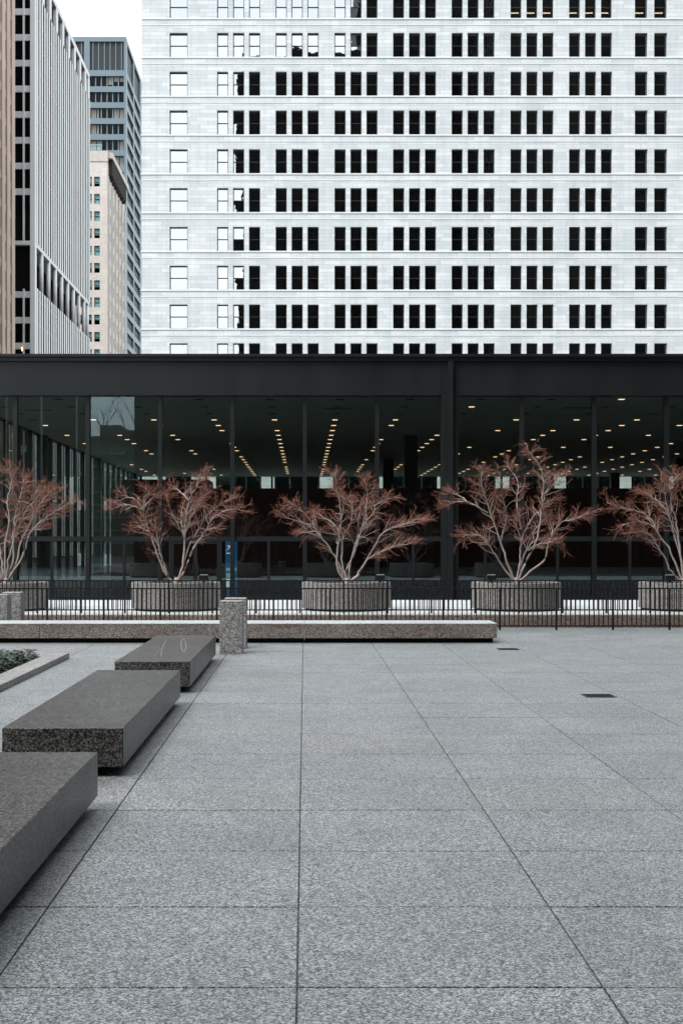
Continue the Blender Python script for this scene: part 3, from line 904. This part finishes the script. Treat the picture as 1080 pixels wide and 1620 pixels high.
def bollard(xc, y, w, h, label):
    t = thing('granite_bollard', label, 'bollard', (xc, y, 0), 'square granite bollards')
    MB().bevel_box(xc-w/2, xc+w/2, y, y+w, -0.0011, h-0.035, 0.006).build('shaft', M['bollard'], t)
    MB().bevel_box(xc-w/2+0.005, xc+w/2-0.005, y+0.005, y+w-0.005, h-0.0345, h, 0.012).build('cap', M['bollard'], t)
bollard(PX(365.5, 25.7), 25.7, 0.43, 0.99, 'front bollard of the pair beside the farthest dark bench')
bollard(PX(372, 27.0), 27.0, 0.44, 0.99, 'rear bollard of the pair, half hidden behind the front one')
bollard(PX(-4, 30.1), 30.1, 0.44, 0.95, 'front bollard of the pair at the left edge behind the long bench')
bollard(PX(18, 31.4), 31.4, 0.44, 0.95, 'rear bollard of the left edge pair, close to the fence')

# ------------------------------------------------------------------ iron fences
def fence(name, label, y, zb, zt, xs, xe, post0, pitch, nb, low_rail):
    t = thing(name, label, 'fence', ((xs+xe)/2, y, zb))
    k0 = int(math.floor((xs-post0)/pitch)); k1 = int(math.ceil((xe-post0)/pitch))
    pm = MB().box(-0.022, 0.022, -0.022, 0.022, zb, zt+0.012).mesh('post', M['iron'])
    bm = MB().box(-0.0115, 0.0115, -0.0115, 0.0115, low_rail-0.015, zt-0.017).mesh('bar', M['iron'])
    rm = MB().box(0.024, pitch-0.024, -0.017, 0.017, -0.015, 0.015).mesh('rail', M['iron'])
    for k in range(k0, k1+1):
        x = post0 + k*pitch
        put('post', pm, t, (x, y, 0))
        if k < k1:
            put('rail', rm, t, (x, y, zt)); put('rail', rm, t, (x, y, low_rail-0.031))
            for i in range(1, nb):
                put('bar', bm, t, (x + pitch*i/nb, y, 0))
fence('iron_fence', 'black iron picket fence standing on the plaza in front of the kerb', 32.85, -0.0015, PZ(931, 32.85), -8.2, 10.2, 4.64, 1.346, 12, PZ(988, 32.85))
fence('iron_fence', 'second black iron picket fence on the raised deck, just before the planters', 34.7, 0.305, PZ(918.5, 34.7), -8.6, 10.6, 0.98, 1.10, 10, PZ(963, 34.7))

# ------------------------------------------------------------------ planters, floodlights
PD = 36.55; PR = 1.175; PT = 1.045
planter_px = (6, 278.5, 547.5, 815.5, 1081)
pl_names = ('round granite planter at the left edge', 'round granite planter with the two-armed bare tree, second from left',
            'round granite planter in the middle, left of the thick column', 'round granite planter right of the thick column',
            'round granite planter cut off by the right edge')
fl_off = (None, 47, 52, -45, -36)
for i, (p, lab) in enumerate(zip(planter_px, pl_names)):
    x = PX(p, PD)
    t = thing('round_planter', lab, 'planter', (x, PD, 0.305), 'round granite planters')
    n = 72
    prof = [(PR-0.06, 0.36), (PR, 0.37), (PR, PT-0.10), (PR-0.004, PT-0.098), (PR-0.004, PT-0.012), (PR-0.016, PT), (PR-0.17, PT), (PR-0.18, PT-0.01), (PR-0.18, 0.8)]
    MB().lathe(x, PD, prof, n).build('bowl', M['planter'], t, False)
    MB().lathe(x, PD, [(0.0,0.304),(PR-0.09,0.304),(PR-0.09,0.36),(0.0,0.36)], n).build('footing', M['black_gap'], t)
    MB().lathe(x, PD, [(PR-0.17,0.94),(0.8,0.965),(0.3,0.985),(0.0,0.99)], 40).build('soil', M['soil'], t)
    if fl_off[i] is not None:
        fx = x + fl_off[i]*PD/F; fy = PD - math.sqrt(max(0.05, (PR-0.09)**2 - (fx-x)**2)) + 0.02
        f = thing('floodlight', ('','black floodlight on the rim of the second planter from left','black floodlight on the right rim of the middle planter',
                                 'black floodlight on the left rim of the planter right of the column','black floodlight on the planter at the right edge')[i],
                  'floodlight', (fx, fy, PT), 'floodlights on the planter rims')
        MB().bevel_box(fx-0.12, fx+0.12, fy-0.05, fy+0.11, PT+0.055, PT+0.20, 0.012).build('housing', M['iron'], f)
        MB().box(fx-0.10, fx+0.10, fy-0.03, fy+0.09, PT+0.2002, PT+0.212).build('lens', M['lens'], f)
        MB().box(fx-0.03, fx+0.03, fy, fy+0.06, PT, PT+0.0548).build('bracket', M['iron'], f)

# ------------------------------------------------------------------ bare trees
def catmull(pts, sub=4):
    out = []
    n = len(pts)
    for i in range(n-1):
        p0 = pts[max(i-1,0)]; p1 = pts[i]; p2 = pts[i+1]; p3 = pts[min(i+2,n-1)]
        for s in range(sub):
            t = s/sub
            out.append(0.5*((2*p1) + (p2-p0)*t + (2*p0-5*p1+4*p2-p3)*t*t + (3*p1-p0-3*p2+p3)*t*t*t))
    out.append(pts[-1].copy())
    return out

def bare_tree(base, stems, label, seed, r0=0.035, dens=1.0):
    rd = random.Random(seed)
    t = thing('bare_tree', label, 'tree', base, 'bare trees in the planters')
    B = Vector(base)
    trunk, branch, twigs = MB(), MB(), MB()
    def walk(p, d, length, nseg, wig, up):
        pts = [p.copy()]
        d = d.normalized()
        for _ in range(nseg):
            d = (d + Vector((rd.gauss(0,wig), rd.gauss(0,wig), rd.gauss(0,wig)+up))).normalized()
            pts.append(pts[-1] + d*(length/nseg))
        return pts
    def spray(pts, n, lmin, lmax, depth):
        """twigs along a branch"""
        for i in range(n):
            f = rd.uniform(0.2, 1.0)*(len(pts)-1)
            a = min(int(f), len(pts)-2)
            p = pts[a].lerp(pts[a+1], f-a)
            tg = (pts[a+1]-pts[a]).normalized()
            side = Vector((rd.gauss(0,1), rd.gauss(0,1), rd.gauss(0,0.45)))
            side = (side - tg*side.dot(tg))
            if side.length < 1e-3: continue
            side.normalize()
            d = tg*rd.uniform(0.7,1.2) + side*rd.uniform(0.5,1.0)
            L = rd.uniform(lmin, lmax)
            w = walk(p, d, L, 3, 0.17, 0.02)
            r = 0.0052 if depth == 0 else 0.0038
            twigs.tube(w, [r, r*0.85, r*0.7, r*0.5], 3)
            if depth < 1: spray(w, rd.randint(1,3), 0.06, 0.14, depth+1)
    first = True
    for si, st_ in enumerate(stems):
        sp, px_pts = st_
        dy_end = sp
        raw = []
        m = len(px_pts)
        for i, (X, Z) in enumerate(px_pts):
            tt = i/(m-1)
            raw.append(Vector((B.x+X, B.y + dy_end*(tt**1.15), B.z+Z)))
        # stems that start at the root begin inside the soil
        pts = catmull(raw, 4)
        for i in range(2, len(pts)-1):
            pts[i] += Vector((rd.gauss(0,0.010), rd.gauss(0,0.014), rd.gauss(0,0.008)))
        n = len(pts)
        z_rel = (raw[0].z - B.z)
        rs = r0*rd.uniform(0.85,1.1) if z_rel < 0.25 else r0*0.62
        rad = [max(0.0065, rs*(1-0.80*(i/(n-1))**0.75)) for i in range(n)]
        trunk.tube(pts, rad, 7)
        length = sum((pts[i+1]-pts[i]).length for i in range(n-1))
        start = 0.36 if z_rel < 0.25 else 0.12
        nb = int(length*11*dens)
        for q in range(nb):
            f = (start + (1-start)*rd.random()**0.85)*(n-1)
            a = min(int(f), n-2)
            p = pts[a].lerp(pts[a+1], f-a)
            tg = (pts[a+1]-pts[a]).normalized()
            out = Vector((p.x-B.x, p.y-B.y, 0))
            if out.length > 0.01: out.normalize()
            h = Vector((rd.gauss(0,1), rd.gauss(0,1), rd.gauss(0.15,0.4)))
            h = (h - tg*h.dot(tg)*0.6)
            if h.length < 1e-3: continue
            h.normalize()
            d = tg*0.55 + h*0.85 + out*0.35
            fr = f/(n-1)
            L = rd.uniform(0.25, 0.66)*(1.1-0.5*fr)
            w = walk(p, d, L, 5, 0.15, 0.035)
            rb = min(rad[a]*0.58, 0.0105)
            branch.tube(w, [rb*(1-0.14*i) for i in range(6)], 4)
            spray(w, rd.randint(4,6), 0.09, 0.27, 0)
        spray(pts[int(n*0.6):], int(10*dens)+4, 0.15, 0.35, 0)
    # root flare
    trunk.tube([B+Vector((0,0,-0.14)), B+Vector((0,0,0.02)), B+Vector((0,0,0.10)), B+Vector((0,0,0.17))], [0.10,0.085,0.07,0.035], 10)
    trunk.build('trunk', M['bark'], t, True)
    branch.build('branches', M['bark'], t, True)
    tw = twigs.build('twigs', M['twig'], t)
    tag(tw, kind='stuff')
    return t

def conv(ox, oy, base_px, stems):
    """crop coordinates (3.6 times enlarged, origin ox oy) to metres about the root"""
    bx_, by_ = base_px
    k = PD/F/3.6
    return [(dy, [((x-bx_)*k, (by_-y)*k) for x, y in pts]) for dy, pts in stems]

tree_labels = ('many-stemmed bare tree at the left edge', 'bare tree forking into two arms, second from left',
               'wide bare tree in the middle planter', 'tall vase-shaped bare tree right of the thick column',
               'bare tree cut off by the right edge')
TREES = []
TREES.append((10, (35,715), (0,720), [
    (0.5, [(33,710),(12,640),(0,560),(-22,470),(-60,390),(-80,300)]),
    (-0.3,[(38,710),(50,580),(88,450),(92,330),(120,240),(150,120)]),
    (0.6, [(40,705),(90,590),(110,470),(170,350),(220,240),(290,165)]),
    (-0.5,[(45,695),(130,560),(160,470),(200,400),(270,340),(340,300),(430,240)]),
    (0.2, [(33,705),(30,480),(50,370),(40,240),(60,130),(40,60)]),
    (-0.6,[(28,705),(-30,560),(-60,400),(-100,250),(-90,150)]),
    (0.3, [(25,705),(-80,540),(-160,380),(-230,290),(-320,260)]),
    (-0.7,[(90,450),(140,330),(200,260),(260,210)]),
    (0.7, [(42,700),(70,560),(60,420),(110,290),(190,170)])]))
TREES.append((279, (358,715), (180,720), [
    (0.1, [(352,712),(300,660),(255,570),(215,450),(180,360),(165,290),(175,220),(210,190)]),
    (-0.2,[(165,295),(120,272),(60,262),(5,290)]),
    (0.3, [(172,300),(130,240),(80,220),(20,240)]),
    (-0.2,[(168,290),(200,250),(240,220)]),
    (-0.3,[(310,670),(290,600),(265,520),(250,420),(215,350)]),
    (0.2, [(205,420),(150,390),(95,400)]),
    (0.0, [(362,712),(395,610),(405,520),(405,430),(415,330),(430,240),(470,160),(480,100)]),
    (-0.5,[(372,700),(430,580),(470,490),(530,410),(570,340),(640,300),(720,290)]),
    (0.6, [(400,600),(440,470),(480,410),(520,330),(600,260),(680,220)]),
    (-0.4,[(402,450),(370,380),(330,300),(310,210)]),
    (0.5, [(430,240),(380,190),(330,160)]),
    (0.2, [(415,330),(470,250),(540,190)]),
    (-0.6,[(405,440),(450,330),(500,240)]),
    (0.6, [(407,460),(380,320),(400,220)])]))
TREES.append((548, (465,715), (420,720), [
    (-0.4,[(455,710),(440,650),(400,560),(330,460),(270,370),(200,290),(140,250)]),
    (0.4, [(462,710),(440,600),(442,470),(480,380),(500,300),(490,240)]),
    (0.0, [(455,705),(415,620),(412,520),(430,400),(430,280),(410,180),(400,80)]),
    (-0.3,[(475,705),(460,640),(500,560),(545,420),(570,300),(580,200),(560,120)]),
    (-0.6,[(485,705),(530,660),(580,580),(640,540),(740,500),(840,480)]),
    (0.3, [(490,700),(535,650),(600,540),(680,420),(780,380),(860,350),(940,350)]),
    (0.7, [(478,705),(490,590),(550,400),(620,310),(640,260),(720,220)]),
    (0.5, [(330,460),(290,420),(230,420),(190,430)]),
    (-0.5,[(270,380),(200,360),(130,340),(70,300)]),
    (0.6, [(440,480),(400,380),(330,330),(290,300)]),
    (-0.7,[(545,430),(520,330),(470,260),(430,210)])]))
TREES.append((815.5, (490,790), (680,700), [
    (-0.3,[(485,785),(430,640),(400,550),(360,440),(325,340),(290,230),(290,150)]),
    (0.1, [(330,385),(270,350),(210,320),(150,325),(70,350)]),
    (0.4, [(212,322),(180,290),(105,258)]),
    (-0.6,[(487,785),(440,730),(380,640),(330,570),(290,520),(230,510),(170,520)]),
    (0.0, [(492,785),(510,680),(515,590),(520,540),(490,450),(480,420)]),
    (0.5, [(516,550),(540,500),(600,400),(640,370),(720,300)]),
    (0.2, [(497,780),(540,680),(600,560),(625,470),(640,330),(650,230),(640,140),(590,50),(555,25)]),
    (-0.5,[(503,780),(570,720),(650,650),(660,590),(690,500),(740,440),(800,420),(880,390)]),
    (0.6, [(500,780),(520,690),(560,600),(600,540),(620,470),(700,400)]),
    (-0.6,[(402,560),(430,400),(400,280),(380,160)]),
    (0.7, [(520,480),(500,330),(515,200),(460,110)]),
    (0.5, [(642,330),(700,200),(790,150)]),
    (-0.4,[(560,600),(620,560),(720,550)])]))
TREES.append((1081, (1083,705), (780,720), [
    (-0.5,[(1078,700),(1010,640),(970,560),(920,490),(880,430),(800,405),(720,420)]),
    (0.3, [(1078,695),(1040,600),(1000,500),(950,430),(900,330),(830,290),(740,270),(660,240)]),
    (0.0, [(1083,695),(1065,540),(1050,420),(1035,330),(1010,250),(1010,150),(1060,80)]),
    (-0.3,[(1088,695),(1130,560),(1180,440),(1250,350),(1350,300)]),
    (0.5, [(1086,695),(1110,520),(1140,380),(1150,200),(1130,100)]),
    (0.6, [(1065,560),(1000,300),(940,220),(880,170)]),
    (-0.6,[(950,440),(890,370),(800,350),(700,370)]),
    (-0.4,[(1052,430),(1000,340),(960,200),(930,110)])]))
for i, (bpx, bc, org, stems) in enumerate(TREES):
    base = (PX(bpx, PD), PD, 0.99)
    bare_tree(base, conv(org[0], org[1], bc, stems), tree_labels[i], 11+i)

# taller bare street tree behind the viewer, mirrored in the glass next to the sky gap
rt = random.Random(5)
tt = thing('street_tree', 'tall thin bare street tree behind the viewer, mirrored in the glass', 'tree', (-21.4, -40, -0.03))
mb_t = MB()
def grow(p, d, L, r, lev):
    pts = [p]; dd = d.normalized()
    for _ in range(5):
        dd = (dd + Vector((rt.gauss(0,0.09), rt.gauss(0,0.09), 0.03))).normalized()
        pts.append(pts[-1] + dd*L/5)
    mb_t.tube(pts, [r*(1-0.13*i) for i in range(6)], 5)
    if lev == 0: return
    for k in range(5):
        a = rt.randint(2,5)
        s = Vector((rt.gauss(0,1), rt.gauss(0,1), 0.5)).normalized()
        grow(pts[a], dd*0.8 + s*0.75, L*rt.uniform(0.45,0.65), r*0.5, lev-1)
grow(Vector((-21.4,-40,-0.03)), Vector((0,0,1)), 11.0, 0.18, 3)
mb_t.build('trunk', M['soil'], tt, True)

# ------------------------------------------------------------------ planting bed at left
bed = thing('planting_bed', 'low granite edged planting bed at the left edge', 'planting bed', (-7, 19, 0))
BXR, BYF, BH = -4.22, 24.75, 0.10
MB().bevel_box(BXR-0.36, BXR, 10.0, BYF, -0.0013, BH, 0.006).build('kerb', M['bollard'], bed)
MB().bevel_box(-14, BXR-0.365, BYF-0.75, BYF, -0.0013, BH, 0.006).build('kerb', M['bollard'], bed)
MB().box(-14, BXR-0.37, 10.0, BYF-0.76, 0.0, BH-0.03).build('soil', M['soil'], bed)
rl_ = random.Random(3)
lf = MB()
for i in range(16000):
    x = rl_.uniform(-7.2, BXR-0.40); y = rl_.uniform(16.5, BYF-0.80)
    z = BH + rl_.random()**1.6*0.13
    s = rl_.uniform(0.022, 0.042); a = rl_.uniform(0, 6.28); ti = rl_.uniform(-0.7, 0.7)
    u = Vector((math.cos(a), math.sin(a), ti*0.6)); v = Vector((-math.sin(a), math.cos(a), rl_.uniform(-0.5,0.5)))
    c = Vector((x,y,z)); b0 = len(lf.v)
    for q_ in (c-u*s*1.5, c+v*s*0.7, c+u*s*1.5, c-v*s*0.7): lf.v.append(tuple(q_))
    lf.f.append((b0,b0+1,b0+2,b0+3))
tag(lf.build('ground_cover', M['leaf']), 'dark green leafy ground cover in the planting bed', 'ground cover', kind='stuff')
print('objects', len(bpy.data.objects), 'downlights', nl)
